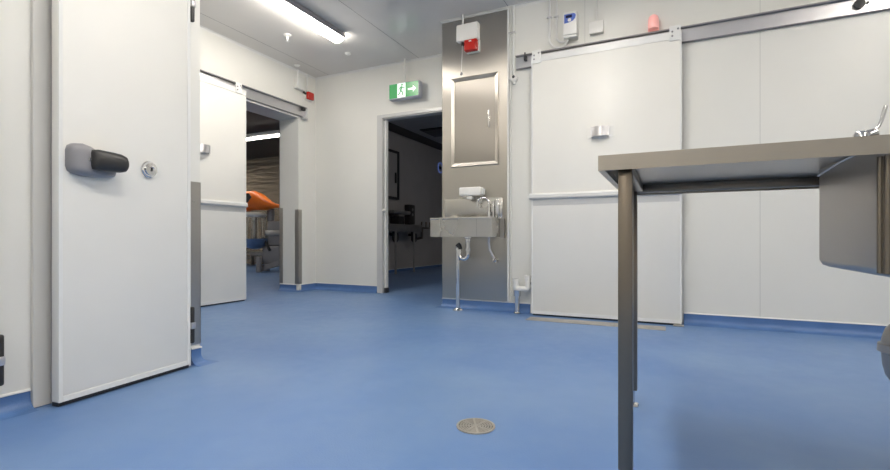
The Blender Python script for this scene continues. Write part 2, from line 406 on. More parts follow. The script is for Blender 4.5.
# floor guide of the right sliding door
o = B('floor_guide', (.03, .10, 3.795, 3.829, .0005, .012), 'plate', bev=.002)
tag(o, 'small worn metal floor guide under the right end of the big sliding door', 'floor guide')

def track(name, label, loc, rz, L, z0, z1, d):
    """local x along the rail, open lips up and down, back on the wall at y=0, front at -d"""
    r = thing(name, label, 'door track', (loc[0], loc[1], z0), rz)
    H = z1-z0
    obj('rail_web', box(nb(), 0, L, -.018, -.0005, .008, H-.008), 'alu', r, local=True)
    obj('rail_lip', box(nb(), 0, L, -d, -.0005, H-.010, H, .002), 'greyp', r, local=True, smooth=35)
    obj('rail_lip', box(nb(), 0, L, -d*.6, -.0005, 0, .007, .002), 'greyp', r, local=True, smooth=35)
    return r
tr = track('sliding_door_track', 'long aluminium track above the big sliding door on the basin wall', (-1.195, YR), 0, 3.4, 2.108, 2.222, .045)
k = obj('end_stop', box(nb(), .075, .102, -.058, -.02, .055, .095, .008), 'dark', tr, local=True, smooth=40)
tube(nb_ := nb(), [(.085, -.045, .10), (.085, -.045, .125)], .007); obj('stop_bolt', nb_, 'dark', k, local=True)
# trolley wheel near the right end, at the frame's edge
k = obj('trolley_wheel', lathe(nb(), [(.01, 0), (.03, .004), (.03, .018), (.012, .022), (0, .022)], (2.315, -.020, .062), (0, -1, 0), 20), 'dark', tr, local=True, smooth=40)
obj('wheel_bolt', lathe(nb(), [(.008, 0), (.008, .006), (0, .007)], (2.36, -.019, .066), (0, -1, 0), 10), 'dark', k, local=True)
tl = track('sliding_door_track', 'shorter aluminium track above the left opening, ending near the room corner', (XL, 2.10), PI/2, 2.33, 2.125, 2.246, .05)
k = obj('end_stop', box(nb(), 2.245, 2.29, -.062, -.02, .070, .112, .008), 'dark', tl, local=True, smooth=40)
obj('end_plate', box(nb(), 2.33, 2.336, -.055, -.0005, -.02, .11, .001), 'trim', tl, local=True)
obj('end_foot', box(nb(), 2.255, 2.336, -.055, -.012, -.026, -.0005, .003), 'alu', tl, local=True)

o = B('threshold_plate', (-1.02, -.02, 3.585, 3.745, .0003, .0035), 'plate', bev=.001)
tag(o, 'long worn metal threshold plate on the blue floor before the big sliding door', 'floor plate')

# ------------------------------------------------------------------ stainless cladding with hatch
p = thing('wall_cladding', 'tall stainless steel wall panel behind the hand basin, with a narrow hatch', 'steel panel', (-1.6, YR, .075))
PY = YR-.014
obj('cladding_sheet', box(nb(), -1.911, -1.277, PY, YR-.0005, .09, CEIL-.024, .002), 'panel', p)
b = nb(); box(b, -1.913, -1.270, YR-.03, YR-.0005, CEIL-.0235, CEIL-.016); box(b, -1.2768, -1.262, PY-.004, YR-.0005, .09, CEIL-.02); obj('edge_trim', b, 'trim', p)
obj('side_flashing', box(nb(), -1.913, -1.9112, PY, YR+.12, .09, CEIL-.024), 'steel', p)
# hatch: mitred frame that slopes in, and a door set back
fx0, fx1, fz0, fz1 = -1.818, -1.352, 1.296, 2.118
b = nb(); w = .036
outer = [(fx0, fz0), (fx1, fz0), (fx1, fz1), (fx0, fz1)]; inner = [(fx0+w, fz0+w), (fx1-w, fz0+w), (fx1-w, fz1-w), (fx0+w, fz1-w)]
o1 = [b.verts.new((x, PY-.001, z)) for x, z in outer]; o2 = [b.verts.new((x, PY-.022, z)) for x, z in [(x+(.006 if x == fx0 else -.006), z+(.006 if z == fz0 else -.006)) for x, z in outer]]
i2 = [b.verts.new((x, PY-.010, z)) for x, z in inner]; i3 = [b.verts.new((x, PY-.001, z)) for x, z in inner]
for A_, B_ in ((o1, o2), (o2, i2), (i2, i3), (i3, o1)):
    for k in range(4): b.faces.new([A_[k], A_[(k+1) % 4], B_[(k+1) % 4], B_[k]])
obj('hatch_frame', b, 'panel', p)
hd = obj('hatch_door', box(nb(), fx0+w, fx1-w, PY-.006, PY-.0012, fz0+w, fz1-w, .001), 'hatch', p)
obj('hatch_handle', box(nb(), -1.452, -1.438, PY-.018, PY-.0062, 1.632, 1.792, .004), 'chrome', hd, smooth=40)

# ------------------------------------------------------------------ hand basin
s = thing('hand_basin', 'square stainless steel wall-hung hand basin with splashback and gooseneck tap', 'sink', (-1.62, PY, .655))
X0, X1, Y0, Y1, Z0, Z1 = -1.915, -1.335, 3.690, PY-.001, .655, .822
b = nb(); t_ = .006
box(b, X0, X1, Y0, Y0+t_, Z0+.004, Z1-.012); box(b, X0, X0+t_, Y0+t_, Y1, Z0+.004, Z1-.012); box(b, X1-t_, X1, Y0+t_, Y1, Z0+.004, Z1-.012); box(b, X0+t_, X1-t_, Y1-t_, Y1, Z0+.004, Z1-.012)
obj('apron', b, 'steel', s)
b = nb(); box(b, X0-.004, X1+.004, Y0-.008, Y0+.038, Z1-.013, Z1+.004, .005); box(b, X0-.002, X0+.04, Y0+.038, Y1-.05, Z1-.013, Z1, .003); box(b, X1-.04, X1+.002, Y0+.038, Y1-.05, Z1-.013, Z1, .003); box(b, X0-.002, X1+.002, Y1-.075, Y1, Z1-.013, Z1, .003)
obj('rim', b, 'steel', s, smooth=35)
b = nb()                                                        # bowl: lofted inner skin, open above
secs = []
for (k, z) in ((0, Z1-.004), (.02, Z1-.03), (.035, Z1-.09), (.06, Z0+.022), (.12, Z0+.012)):
    x0, x1, y0, y1 = X0+.04+k, X1-.04-k, Y0+.036+k*.6, Y1-.075-k*.5
    secs.append([(x0+.02, y0, z), (x1-.02, y0, z), (x1, y0+.015, z), (x1, y1-.015, z), (x1-.02, y1, z), (x0+.02, y1, z), (x0, y1-.015, z), (x0, y0+.015, z)])
rings = [[b.verts.new(q) for q in sc] for sc in secs]
for a_, c_ in zip(rings, rings[1:]):
    for k in range(8): b.faces.new([a_[k], a_[(k+1) % 8], c_[(k+1) % 8], c_[k]])
b.faces.new(rings[-1]); box(b, X0+.006, X1-.006, Y0+.006, Y1-.006, Z0, Z0+.005)
obj('bowl', b, 'steel', s)
b = nb(); box(b, -1.882, -1.318, PY-.012, PY-.0005, Z1, 1.005, .002); obj('splashback', b, 'steel', s, smooth=35)
for fx in (X0+.10, X1-.14): obj('apron_fold', box(nb(), fx, fx+.004, Y0-.0012, Y0-.0001, Z0+.01, Z1-.014), 'guard', s)
# side plate linking the basin to the wall
obj('side_bracket', box(nb(), X1+.001, -1.296, YR-.05, PY-.001, Z0-.01, Z1-.005, .002), 'guard', s)
# tap
tp = obj('tap', lathe(nb(), [(.024, 0), (.022, .008), (.016, .014), (.015, .055), (0, .056)], (-1.432, 3.885, Z1), n=20), 'chrome', s, smooth=35)
b = nb(); tube(b, [(-1.432, 3.885, Z1+.05), (-1.432, 3.885, Z1+.13)] + arc((-1.482, 3.868, Z1+.13), .052, 0, PI*.97, (.95, .32, 0), (0, 0, 1), 12) + [(-1.532, 3.851, Z1+.10)], .0095, 12)
obj('spout', b, 'chrome', tp, smooth=50)
b = nb(); tube(b, [(-1.395, 3.893, Z1), (-1.395, 3.893, Z1+.15)], .008, 10); tube(b, [(-1.365, 3.900, Z1), (-1.365, 3.900, Z1+.165)], .008, 10); box(b, -1.372, -1.345, 3.893, 3.915, Z1, Z1+.17, .004)
obj('riser', b, 'chrome', tp, smooth=50)
# waste trap: outlet down, U, back up, then straight leg to the floor
wt = obj('waste_fitting', lathe(nb(), [(.040, 0), (.040, -.010), (.027, -.014), (.027, -.042), (.022, -.045), (0, -.046)], (-1.600, 3.805, Z0), n=20), 'chrome', s, smooth=35)
b = nb(); pts = [(-1.600, 3.805, Z0-.03), (-1.600, 3.805, .505)] + arc((-1.640, 3.805, .500), .040, 0, -PI, (1, 0, 0), (0, 0, 1), 12) + [(-1.680, 3.805, .545)]
tube(b, pts, .020, 14); lathe(b, [(.028, 0), (.028, .03)], (-1.600, 3.805, .530), n=16)
obj('p_trap', b, 'chrome', s, smooth=50)
b = nb(); tube(b, [(-1.680, 3.805, .545), (-1.688, 3.805, .575), (-1.702, 3.805, .590)], .024, 14); obj('trap_elbow', b, 'dark', s, smooth=50)
b = nb(); tube(b, [(-1.697, 3.805, .570), (-1.697, 3.805, .012)], .020, 14); lathe(b, [(.027, 0), (.027, .02), (.022, .024)], (-1.697, 3.805, .54), n=16)
dp = obj('drain_pipe', b, 'chrome', s, smooth=50)
obj('floor_flange', lathe(nb(), [(.040, .0005), (.048, .0005), (.048, .006), (.033, .014), (.026, .022), (0, .022)], (-1.697, 3.805, 0), n=20), 'chrome', dp, smooth=35)
# supply hose and angle valve
b = nb(); tube(b, [(-1.425, 3.86, Z0), (-1.430, 3.875, .60), (-1.425, 3.885, .54), (-1.400, 3.893, .49), (-1.388, 3.90, .462)], .010, 10); obj('supply_hose', b, 'alu', s, smooth=50)
v = obj('angle_valve', lathe(nb(), [(.016, 0), (.016, .012), (.011, .014), (.011, .045), (0, .046)], (-1.388, PY, .448), (0, -1, 0), 16), 'chrome', s, smooth=35)
obj('valve_knob', lathe(nb(), [(.018, 0), (.021, .006), (.018, .026), (0, .028)], (-1.380, 3.885, .448), (.8, -.6, -.1), 12), 'chrome', v, smooth=35)

# soap dispenser on the panel
d = thing('soap_dispenser', 'white plastic soap dispenser on the steel panel above the hand basin', 'soap dispenser', (-1.59, PY, 1.0))
b = nb(); box(b, -1.700, -1.495, PY-.095, PY-.0005, 1.022, 1.100, .010, 3); obj('housing', b, 'whitep', d, smooth=40)
b = nb(); box(b, -1.63, -1.575, PY-.085, PY-.03, .992, 1.0215, .006); obj('nozzle', b, 'offw', d, smooth=40)
b = nb(); box(b, -1.4945, -1.474, PY-.080, PY-.02, 1.030, 1.085, .006); obj('end_cap', b, 'offw', d, smooth=40)
b = nb(); box(b, -1.68, -1.60, PY-.0965, PY-.0945, 1.045, 1.085, .0005); obj('front_window', b, 'whitep', d)

# ------------------------------------------------------------------ alarm unit on the panel
a = thing('alarm_unit', 'white alarm box with red strobe and hanging pull cord on the steel panel', 'alarm', (-1.63, PY, 2.35))
b = nb(); box(b, -1.742, -1.532, PY-.065, PY-.0005, 2.425, 2.578, .012, 3); obj('housing', b, 'whitep', a, smooth=40)
b = nb(); box(b, -1.660, -1.540, PY-.075, PY-.005, 2.325, 2.424, .008, 3); st = obj('strobe_light', b, 'red', a, smooth=40)
obj('strobe_base', box(nb(), -1.655, -1.530, PY-.03, PY-.001, 2.318, 2.430, .004), 'offw', a, smooth=40)
obj('strobe_mark', box(nb(), -1.612, -1.588, PY-.0765, PY-.0748, 2.402, 2.412), 'whitep', st)
b = nb(); tube(b, [(-1.690, PY-.03, 2.425), (-1.690, PY-.03, 2.395)], .014, 14); obj('cable_gland', b, 'dark', a, smooth=40)
b = nb(); tube(b, [(-1.693, PY-.03, 2.396), (-1.700, PY-.032, 2.25), (-1.704, PY-.030, 2.150)], .0035, 8); c_ = obj('pull_cord', b, 'whitep', a, smooth=40)
obj('pull_knob', lathe(nb(), [(.004, .02), (.011, .012), (.013, 0), (.009, -.010), (0, -.012)], (-1.704, PY-.030, 2.140), n=14), 'greyp', c_, smooth=40)
def conduit(label, pts, r=.008, clips=(), mat='trim', name='conduit'):
    t = thing(name, label, 'conduit', pts[0])
    b = nb(); tube(b, pts, r, 12); obj('pipe', b, mat, t, smooth=50)
    for c in clips:
        x, y, z, ax = c
        b = nb()
        if ax == 'x': box(b, x-r-.012, x+r+.012, y-r-.002, y+r+.001, z-.006, z+.006, .002)
        else: box(b, x-r-.001, x+r+.002, y-r-.012, y+r+.012, z-.006, z+.006, .002)
        obj('clip', b, 'alu', t, smooth=40)
    return t
conduit('short white conduit from ceiling to the alarm box on the steel panel', [(-1.690, PY-.03, 2.579), (-1.690, PY-.03, CEIL-.001)], .009)

# ------------------------------------------------------------------ wall services right of the panel
conduit('white conduit dropping from ceiling just right of the steel panel', [(-1.222, YR-.012, 2.075), (-1.222, YR-.012, CEIL-.001)], .0085, [(-1.222, YR-.012, 2.44, 'x')])
conduit('white pipe running down the wall edge right of the steel panel', [(-1.247, YR-.010, .10), (-1.247, YR-.010, CEIL-.001)], .007, [(-1.247, YR-.010, 2.44, 'x'), (-1.247, YR-.010, 2.03, 'x')], mat='offw')
g = thing('junction_box', 'small round white socket with dark hole below the conduit beside steel panel', 'junction box', (-1.213, YR, 2.02))
b = nb(); lathe(b, [(.030, 0), (.030, .025), (.024, .034), (0, .034)], (-1.213, YR-.0005, 2.035), (0, -1, 0), 20); obj('housing', b, 'whitep', g, smooth=40)
obj('opening', lathe(nb(), [(.013, 0), (.012, .002), (0, .002)], (-1.216, YR-.0345, 2.046), (0, -1, 0), 16), 'dark', g, smooth=40)
b = nb(); tube(b, [(-1.213, YR-.02, 2.01), (-1.213, YR-.02, 1.985)], .012, 12); obj('gland', b, 'offw', g, smooth=40)

# controller
v = thing('door_controller', 'white wall controller with blue label and dark display above the sliding door', 'controller', (-.72, YR, 2.28))
b = nb(); box(b, -.782, -.668, YR-.085, YR-.0005, 2.300, 2.488, .010, 3); hs = obj('housing', b, 'whitep', v, smooth=40)
obj('base_cover', box(nb(), -.780, -.670, YR-.078, YR-.0005, 2.280, 2.2995, .006), 'offw', v, smooth=40)
b = nb()
pts = [(-.770, 2.468), (-.700, 2.468)] + [(-.700+.022*math.sin(a), 2.446+.022*math.cos(a)) for a in [PI/2*i/5 for i in range(1, 6)]] + [(-.684, 2.425), (-.700, 2.408), (-.735, 2.398), (-.770, 2.395)]
prism(b, [(x, YR-.0852, z) for x, z in pts], (0, -.0012, 0)); lb = obj('label_plate', b, 'blue', v)
obj('display', box(nb(), -.757, -.708, YR-.0878, YR-.0866, 2.436, 2.458), 'screen', lb)
obj('dial', lathe(nb(), [(.014, 0), (.013, .002), (0, .002)], (-.728, YR-.0866, 2.418), (0, -1, 0), 16), 'whitep', lb, smooth=40)
b = nb(); pts = [(-.906, YR-.013, CEIL-.001), (-.906, YR-.013, 2.32)] + arc((-.816, YR-.030, 2.32), .090, PI, 1.62*PI, (1, 0, 0), (0, 0, 1), 12)[1:] + [(-.742, YR-.04, 2.282)]
k = conduit('outer grey-white conduit curving under into the blue-labelled wall controller', pts, .0095, [(-.906, YR-.013, 2.505, 'x')])
b = nb(); pts = [(-.846, YR-.013, CEIL-.001), (-.846, YR-.013, 2.33)] + arc((-.788, YR-.024, 2.33), .058, PI, 1.60*PI, (1, 0, 0), (0, 0, 1), 12)[1:] + [(-.758, YR-.035, 2.284)]
k = conduit('inner grey-white conduit curving under into the blue-labelled wall controller', pts, .0085, [(-.846, YR-.013, 2.500, 'x')])
g = thing('junction_box', 'flat white rectangular box on the wall above the middle of the sliding door', 'junction box', (-.52, YR, 2.28))
obj('lid', box(nb(), -.580, -.470, YR-.042, YR-.026, 2.292, 2.388, .004), 'whitep', g, smooth=40)
obj('base', box(nb(), -.577, -.473, YR-.0255, YR-.0005, 2.295, 2.385, .004), 'offw', g, smooth=40)
conduit('thin conduit from ceiling to the flat white box above the sliding door', [(-.525, YR-.012, 2.388), (-.525, YR-.012, CEIL-.001)], .0055)
l = thing('beacon_lamp', 'faded pink-red beacon lamp on the wall above the big sliding door', 'lamp', (-.108, YR, 2.23))
obj('lens', lathe(nb(), [(.036, 0), (.038, .01), (.038, .070), (.032, .092), (.018, .104), (0, .107)], (-.106, YR-.045, 2.240), n=20), 'pink', l, smooth=50)
obj('lamp_base', box(nb(), -.146, -.066, YR-.03, YR-.0005, 2.232, 2.300, .006), 'pink', l, smooth=40)

# white tundish trap standing on the floor in the corner by the sliding door
t = thing('drain_trap', 'white plastic U-shaped drain trap on a short steel pipe beside the panel', 'drain trap', (-1.165, 3.83, 0))
b = nb(); pts = [(-1.178, 3.86, .300), (-1.178, 3.86, .235)] + arc((-1.158, 3.86, .235), .020, PI, 1.5*PI, (1, 0, 0), (0, 0, 1), 5) + [(-1.10, 3.86, .215)] + arc((-1.095, 3.86, .235), .020, 1.5*PI, 2*PI, (1, 0, 0), (0, 0, 1), 5) + [(-1.075, 3.86, .325)]
tube(b, pts, .023, 14); lathe(b, [(.028, 0), (.028, .03)], (-1.075, 3.86, .300), n=16); lathe(b, [(.028, 0), (.028, .025)], (-1.178, 3.86, .275), n=16)
obj('u_bend', b, 'whitep', t, smooth=50)
b = nb(); tube(b, [(-1.168, 3.86, .005), (-1.168, 3.86, .200)], .021, 14); lathe(b, [(.030, 0), (.030, .05)], (-1.168, 3.86, .150), n=16); lathe(b, [(.028, .006), (.026, .016), (.018, .02)], (-1.168, 3.86, 0), n=16)
obj('standpipe', b, 'chrome', t, smooth=50)
b = nb(); tube(b, [(-1.065, 3.86, .262), (-1.050, 3.875, .262), (-1.048, YR, .262)], .012, 10); obj('wall_inlet', b, 'greyp', t, smooth=50)

# ------------------------------------------------------------------ exit sign
e = thing('exit_sign', 'green and white illuminated running-man exit sign above the dark doorway', 'sign', (-2.69, 4.55, 2.20))
b = nb(); box(b, -2.880, -2.480, 4.515, 4.595, 2.215, 2.398, .014, 3); obj('housing', b, 'lilac', e, smooth=40)
FYs = 4.5145
def plate(x0, x1, z0, z1, mat, d=.0015, y=FYs):
    return box(nb(), x0, x1, y-d, y, z0, z1, .0003, 1)
f = obj('sign_face', plate(-2.868, -2.492, 2.228, 2.388, 'signg'), 'signg', e)
obj('pictogram_panel', plate(-2.762, -2.655, 2.228, 2.388, 'signw', y=FYs-.0016), 'signw', f)
y = FYs-.0032; b = nb()                                            # running man, slanted limbs
lathe(b, [(.011, 0), (.011, .0012)], (-2.700, y, 2.368), (0, -1, 0), 14)
def limb(b, pts, w):
    for (x0, z0), (x1, z1) in zip(pts, pts[1:]):
        d = Vector((x1-x0, 0, z1-z0)); n = Vector((-d.z, 0, d.x)).normalized()*w
        prism(b, [(x0+n.x, y, z0+n.z), (x0-n.x, y, z0-n.z), (x1-n.x, y, z1-n.z), (x1+n.x, y, z1+n.z)], (0, -.0012, 0))
limb(b, [(-2.705, 2.352), (-2.716, 2.308)], .010)
limb(b, [(-2.704, 2.350), (-2.728, 2.338), (-2.742, 2.316)], .0045); limb(b, [(-2.704, 2.350), (-2.684, 2.330), (-2.668, 2.334)], .0045)
limb(b, [(-2.716, 2.308), (-2.694, 2.284), (-2.690, 2.250)], .006); limb(b, [(-2.718, 2.308), (-2.730, 2.274), (-2.752, 2.262)], .006)
obj('running_man', b, 'signg', f)
b = nb(); y = FYs-.0016
limb(b, [(-2.625, 2.308), (-2.555, 2.308)], .010); prism(b, [(-2.560, y, 2.345), (-2.560, y, 2.271), (-2.520, y, 2.308)], (0, -.0012, 0)); obj('arrow', b, 'signw', f)
obj('mount_plate', box(nb(), -2.80, -2.56, 4.5955, YB-.001, 2.26, 2.36, .003), 'lilac', e)
conduit('grey-white conduit from ceiling down to the green exit sign', [(-2.692, 4.56, 2.398), (-2.692, 4.56, CEIL-.001)], .011, mat='offw')

# ------------------------------------------------------------------ left corner alarm
a = thing('alarm_unit', 'white box with small red strobe high on the left wall near the corner', 'alarm', (XL, 4.35, 2.3))
obj('housing', box(nb(), XL+.0005, XL+.060, 4.245, 4.375, 2.440, 2.590, .008, 3), 'offw', a, smooth=40)
b = nb(); tube(b, [(XL+.03, 4.385, 2.43), (XL+.03, 4.42, 2.42)], .013, 12); obj('cable_gland', b, 'dark', a, smooth=40)
obj('strobe_base', box(nb(), XL+.0005, XL+.028, 4.420, 4.535, 2.350, 2.455, .004), 'offw', a, smooth=40)
obj('strobe_light', box(nb(), XL+.0285, XL+.070, 4.430, 4.530, 2.358, 2.448, .008, 3), 'red', a, smooth=40)
conduit('left one of two short conduits above the corner alarm box', [(XL+.03, 4.285, 2.590), (XL+.03, 4.285, CEIL-.001)], .008)
conduit('right one of two short conduits above the corner alarm box, over the red strobe', [(XL+.015, 4.46, 2.455), (XL+.015, 4.46, CEIL-.001)], .007)

# ------------------------------------------------------------------ ceiling
def batten(label, x, y0, y1, mat='tube', lit=True, group=None):
    t = thing('ceiling_light', label, 'light', (x, (y0+y1)/2, CEIL), 0, group)
    obj('housing', box(nb(), x-.052, x+.06, y0, y1, CEIL-.030, CEIL-.0005, .006), 'whitep', t, smooth=35)
    prof = [(.072*math.cos(a), -.030-.052*math.sin(a)) for a in [PI*i/14 for i in range(15)]]
    b = nb(); secs = []
    for y_, s_ in ((y0-.018, .35), (y0-.012, .75), (y0+.002, .95), (y0+.02, 1), (y1-.02, 1), (y1-.002, .95), (y1+.012, .75), (y1+.018, .35)):
        secs.append([(x+px*s_, y_, CEIL-.0305+(pz+.030)*s_) for px, pz in prof])
    obj('diffuser', loft(b, secs), mat, t, smooth=50)
    obj('housing_rail', box(nb(), x+.0725, x+.090, y0+.01, y1-.01, CEIL-.050, CEIL-.0005, .004), 'greyp', t, smooth=35)
    return t
L0 = batten('lit white batten light on the ceiling at upper left', -2.972, 2.48, 3.74)
for (x, y0) in ((-.55, .15), (-.55, 1.75), (1.75, 1.75), (1.75, -.6), (-.55, -1.7)):  # unseen battens added to raise and even out the room's brightness
    c = copy_tree(L0); c.location = (x, y0+.63, CEIL); c['label'] = 'added batten light on the ceiling out of the frame, above or behind the viewer'; c['group'] = 'added batten lights outside the frame'
for (x, y0) in ((-7.2, 3.0), (-9.4, 4.4)):  # unseen battens added to brighten the steel room walls
    c = copy_tree(L0); c.location = (x, y0+.63, CEIL); c['label'] = 'added fill batten light in the steel clad room, out of sight behind the left sliding door'; c['group'] = 'added battens out of sight in the steel room'
batten('dim fill batten light added in the washroom, out of sight behind the steel panel', -.9, 6.6, 8.0, 'tube3')  # unseen, added to lift the dark washroom
sp = thing('sprinkler', 'small white pendant sprinkler on the ceiling beside the lit batten', 'sprinkler', (-3.436, 3.522, CEIL))
obj('escutcheon', lathe(nb(), [(.038, 0), (.036, -.006), (.020, -.012), (0, -.013)], (-3.436, 3.522, CEIL-.0005), n=24), 'whitep', sp, smooth=40)
b = nb(); lathe(b, [(.012, -.012), (.011, -.040), (.006, -.046), (.005, -.062), (0, -.063)], (-3.436, 3.522, CEIL), n=16); obj('head', b, 'whitep', sp, smooth=40)
obj('deflector', lathe(nb(), [(.018, -.0625), (.018, -.0655), (0, -.066)], (-3.436, 3.522, CEIL), n=16), 'trim', sp, smooth=40)
for (x, y_, lab) in ((-3.929, 4.178, 'small round white ceiling disc near the corner above the left alarm box'), (-3.179, 4.161, 'small round white ceiling disc just beyond the lit batten end')):
    dsc = thing('ceiling_disc', lab, 'ceiling cover', (x, y_, CEIL))
    obj('cover', lathe(nb(), [(.034, 0), (.033, -.006), (.026, -.011), (0, -.012)], (x, y_, CEIL-.0005), n=24), 'whitep', dsc, smooth=40)
    obj('centre_screw', lathe(nb(), [(.005, -.0125), (.004, -.015), (0, -.015)], (x, y_, CEIL), n=10), 'alu', dsc, smooth=40)

# ------------------------------------------------------------------ floor drain
cx, cy = -.593, 1.478
d = thing('floor_drain', 'round metal floor drain grate set in the blue floor', 'drain', (cx, cy, 0))
b = nb(); R0 = .066
def ringm(b, r0, r1, z0, z1, n=48):
    pr = [(r0, z0), (r1, z0), (r1, z1), (r0, z1)]
    rg = [[b.verts.new((cx+r*math.cos(2*PI*k/n), cy+r*math.sin(2*PI*k/n), z)) for k in range(n)] for r, z in pr]
    for i in range(4):
        for k in range(n): b.faces.new([rg[i][k], rg[i][(k+1) % n], rg[(i+1) % 4][(k+1) % n], rg[(i+1) % 4][k]])
ringm(b, .058, R0, .0004, .0045); obj('rim', b, 'plate', d)
obj('sump', lathe(nb(), [(.058, .0004), (.058, .0010), (0, .0010)], (cx, cy, 0), n=40), 'dark', d)
b = nb()
for r in (.052, .043, .034, .025, .016): ringm(b, r-.0027, r+.0027, .0012, .0042)
lathe(b, [(.009, .0012), (.009, .0046), (0, .005)], (cx, cy, 0), n=20)
for k in range(4):
    a = PI/4*k+.5; dx, dy = math.cos(a), math.sin(a); nx, ny = -dy*.0032, dx*.0032
    for sg in (1, -1):
        p0 = (cx+sg*dx*.008, cy+sg*dy*.008); p1 = (cx+sg*dx*.0575, cy+sg*dy*.0575)
        prism(b, [(p0[0]+nx, p0[1]+ny, .0012), (p0[0]-nx, p0[1]-ny, .0012), (p1[0]-nx, p1[1]-ny, .0012), (p1[0]+nx, p1[1]+ny, .0012)], (0, 0, .0031))
obj('grate', b, 'plate', d)

# ------------------------------------------------------------------ steel table with sink basin
T0x, T1x, T0y, T1y, TT, TB = -.160, 2.0, 1.220, 1.972, .848, .810
t = thing('sink_table', 'long stainless steel bench with square legs and hanging sink at right', 'table', (.9, 1.6, 0))
b = nb(); BX0, BX1, BY0, BY1, BZ = .405, .90, 1.272, 1.758, .558
box(b, T0x, BX0, T0y, T1y, TT-.003, TT); box(b, BX1, T1x, T0y, T1y, TT-.003, TT); box(b, BX0, BX1, T0y, BY0, TT-.003, TT); box(b, BX0, BX1, BY1, T1y, TT-.003, TT)
tt = obj('table_top', b, 'steelh', t)
b = nb(); box(b, T0x, T1x, T0y, T0y+.003, TB, TT-.003); obj('front_rim', b, 'steelh', tt)
b = nb(); box(b, T0x, T0x+.003, T0y+.003, T1y-.003, TB, TT-.003); box(b, T0x+.003, T0x+.016, T0y+.003, T1y-.003, TB, TB+.003); obj('side_rim', b, 'steelh', tt)
b = nb(); box(b, T0x, T1x, T1y-.003, T1y, TB, TT-.003); obj('back_rim', b, 'steelh', tt)
# under-frame
b = nb(); box(b, -.108, 1.93, 1.914, 1.948, .815, .8445, .003); obj('frame_rail', b, 'darksteel', t, smooth=35)
b = nb(); box(b, -.118, -.088, 1.275, 1.912, .818, .8445, .003); obj('frame_rail', b, 'darksteel', t, smooth=35)
for x0 in (-.115, 1.90):
    for y0 in (1.240, 1.915):
        if y0 > 1.5 and x0 < 0: x0 = -.143
        b = nb(); box(b, x0, x0+.034, y0, y0+.034, .06, .844, .003); lg = obj('leg', b, 'darksteel', t, smooth=35)
        b = nb(); lathe(b, [(.009, .058), (.009, .012), (.022, .008), (.024, .0005), (0, .0005)], (x0+.017, y0+.017, 0), n=18); obj('levelling_foot', b, 'chrome', lg, smooth=35)
# hanging basin
secs = []
def rrect(x0, x1, y0, y1, r, z, n=5):
    out = []
    for (qx, qy, a0) in ((x1-r, y1-r, 0), (x0+r, y1-r, PI/2), (x0+r, y0+r, PI), (x1-r, y0+r, 1.5*PI)):
        for i in range(n+1): a = a0+PI/2*i/n; out.append((qx+r*math.cos(a), qy+r*math.sin(a), z))
    return out
for k, z in ((0, TT-.001), (0, BZ+.02), (.006, BZ+.006), (.018, BZ), (.10, BZ-.004)): secs.append(rrect(BX0+k, BX1-k, BY0+k, BY1-k, .022, z))
b = nb(); rings = [[b.verts.new(q) for q in sc] for sc in secs]
for a_, c_ in zip(rings, rings[1:]):
    n = len(a_)
    for k in range(n): b.faces.new([a_[k], a_[(k+1) % n], c_[(k+1) % n], c_[k]])
b.faces.new(rings[-1])
obj('sink_basin', b, 'basin', t, smooth=50)
b = nb(); tube(b, [(BX0-.003, BY1-.02, TT-.02), (BX0-.003, 1.55, TT-.008), (BX0-.003, BY0, TT-.006)], .003, 8); obj('lip_reflection', b, 'alu', t, smooth=50)  # pale bead stands for the reflection of the basin's top lip
# overflow pipe in front corner and bottle trap
b = nb(); tube(b, [(.3955, 1.263, TT-.038), (.3955, 1.263, BZ+.01)], .006, 12); obj('overflow_pipe', b, 'darksteel', t, smooth=50); b = nb(); tube(b, [(.402, 1.246, TT-.038), (.402, 1.246, BZ+.01)], .006, 12); obj('overflow_pipe', b, 'darksteel', t, smooth=50)
tx, ty = .524, 1.50
b = nb(); lathe(b, [(.032, BZ-.004), (.032, BZ-.02), (.020, BZ-.024), (.020, .43), (0, .43)], (tx, ty, 0), n=20); w_ = obj('waste_pipe', b, 'greyp', t, smooth=40)
b = nb(); lathe(b, [(.020, .440), (.032, .434), (.044, .418), (.050, .396), (.051, .384), (.058, .382), (.059, .364), (.051, .360), (.049, .330), (.043, .305), (.032, .285), (.018, .276), (0, .274)], (tx, ty, 0), n=28)
obj('bottle_trap', b, 'rust', t, smooth=40)
b = nb(); tube(b, [(tx+.04, ty, .40), (tx+.12, ty, .40), (tx+.15, ty+.02, .38), (tx+.15, ty+.03, .20), (tx+.15, ty+.03, .002)], .019, 12); obj('waste_outlet', b, 'greyp', t, smooth=50)
# tap with long lever
f = thing('lever_tap', 'chrome tap with a long upturned lever on the bench behind the sink', 'tap', (.548, 1.80, TT))
b = nb(); lathe(b, [(.026, .0005), (.025, .008), (.019, .012), (.018, .070), (.021, .074), (.021, .104), (.016, .112), (0, .113)], (.521, 1.80, TT), n=20); obj('body', b, 'chrome', f, smooth=35)
b = nb(); lathe(b, [(.015, 0), (.016, .022), (.012, .03), (0, .031)], (.528, 1.80, TT+.100), (.9, 0, .15), 16); lc = obj('valve_cap', b, 'chrome', f, smooth=35)
b = nb(); tube(b, [(.545, 1.80, .955), (.553, 1.80, .962), (.561, 1.80, .974), (.567, 1.80, .992), (.571, 1.80, 1.010), (.576, 1.80, 1.032)], [.0055, .005, .0045, .005, .006, .005], 12); obj('lever', b, 'chrome', f, smooth=50)
b = nb(); tube(b, [(.521, 1.785, TT+.05), (.524, 1.70, TT+.045), (.524, 1.65, TT+.040), (.524, 1.63, TT+.020)], .009, 12); obj('spout', b, 'chrome', f, smooth=50)

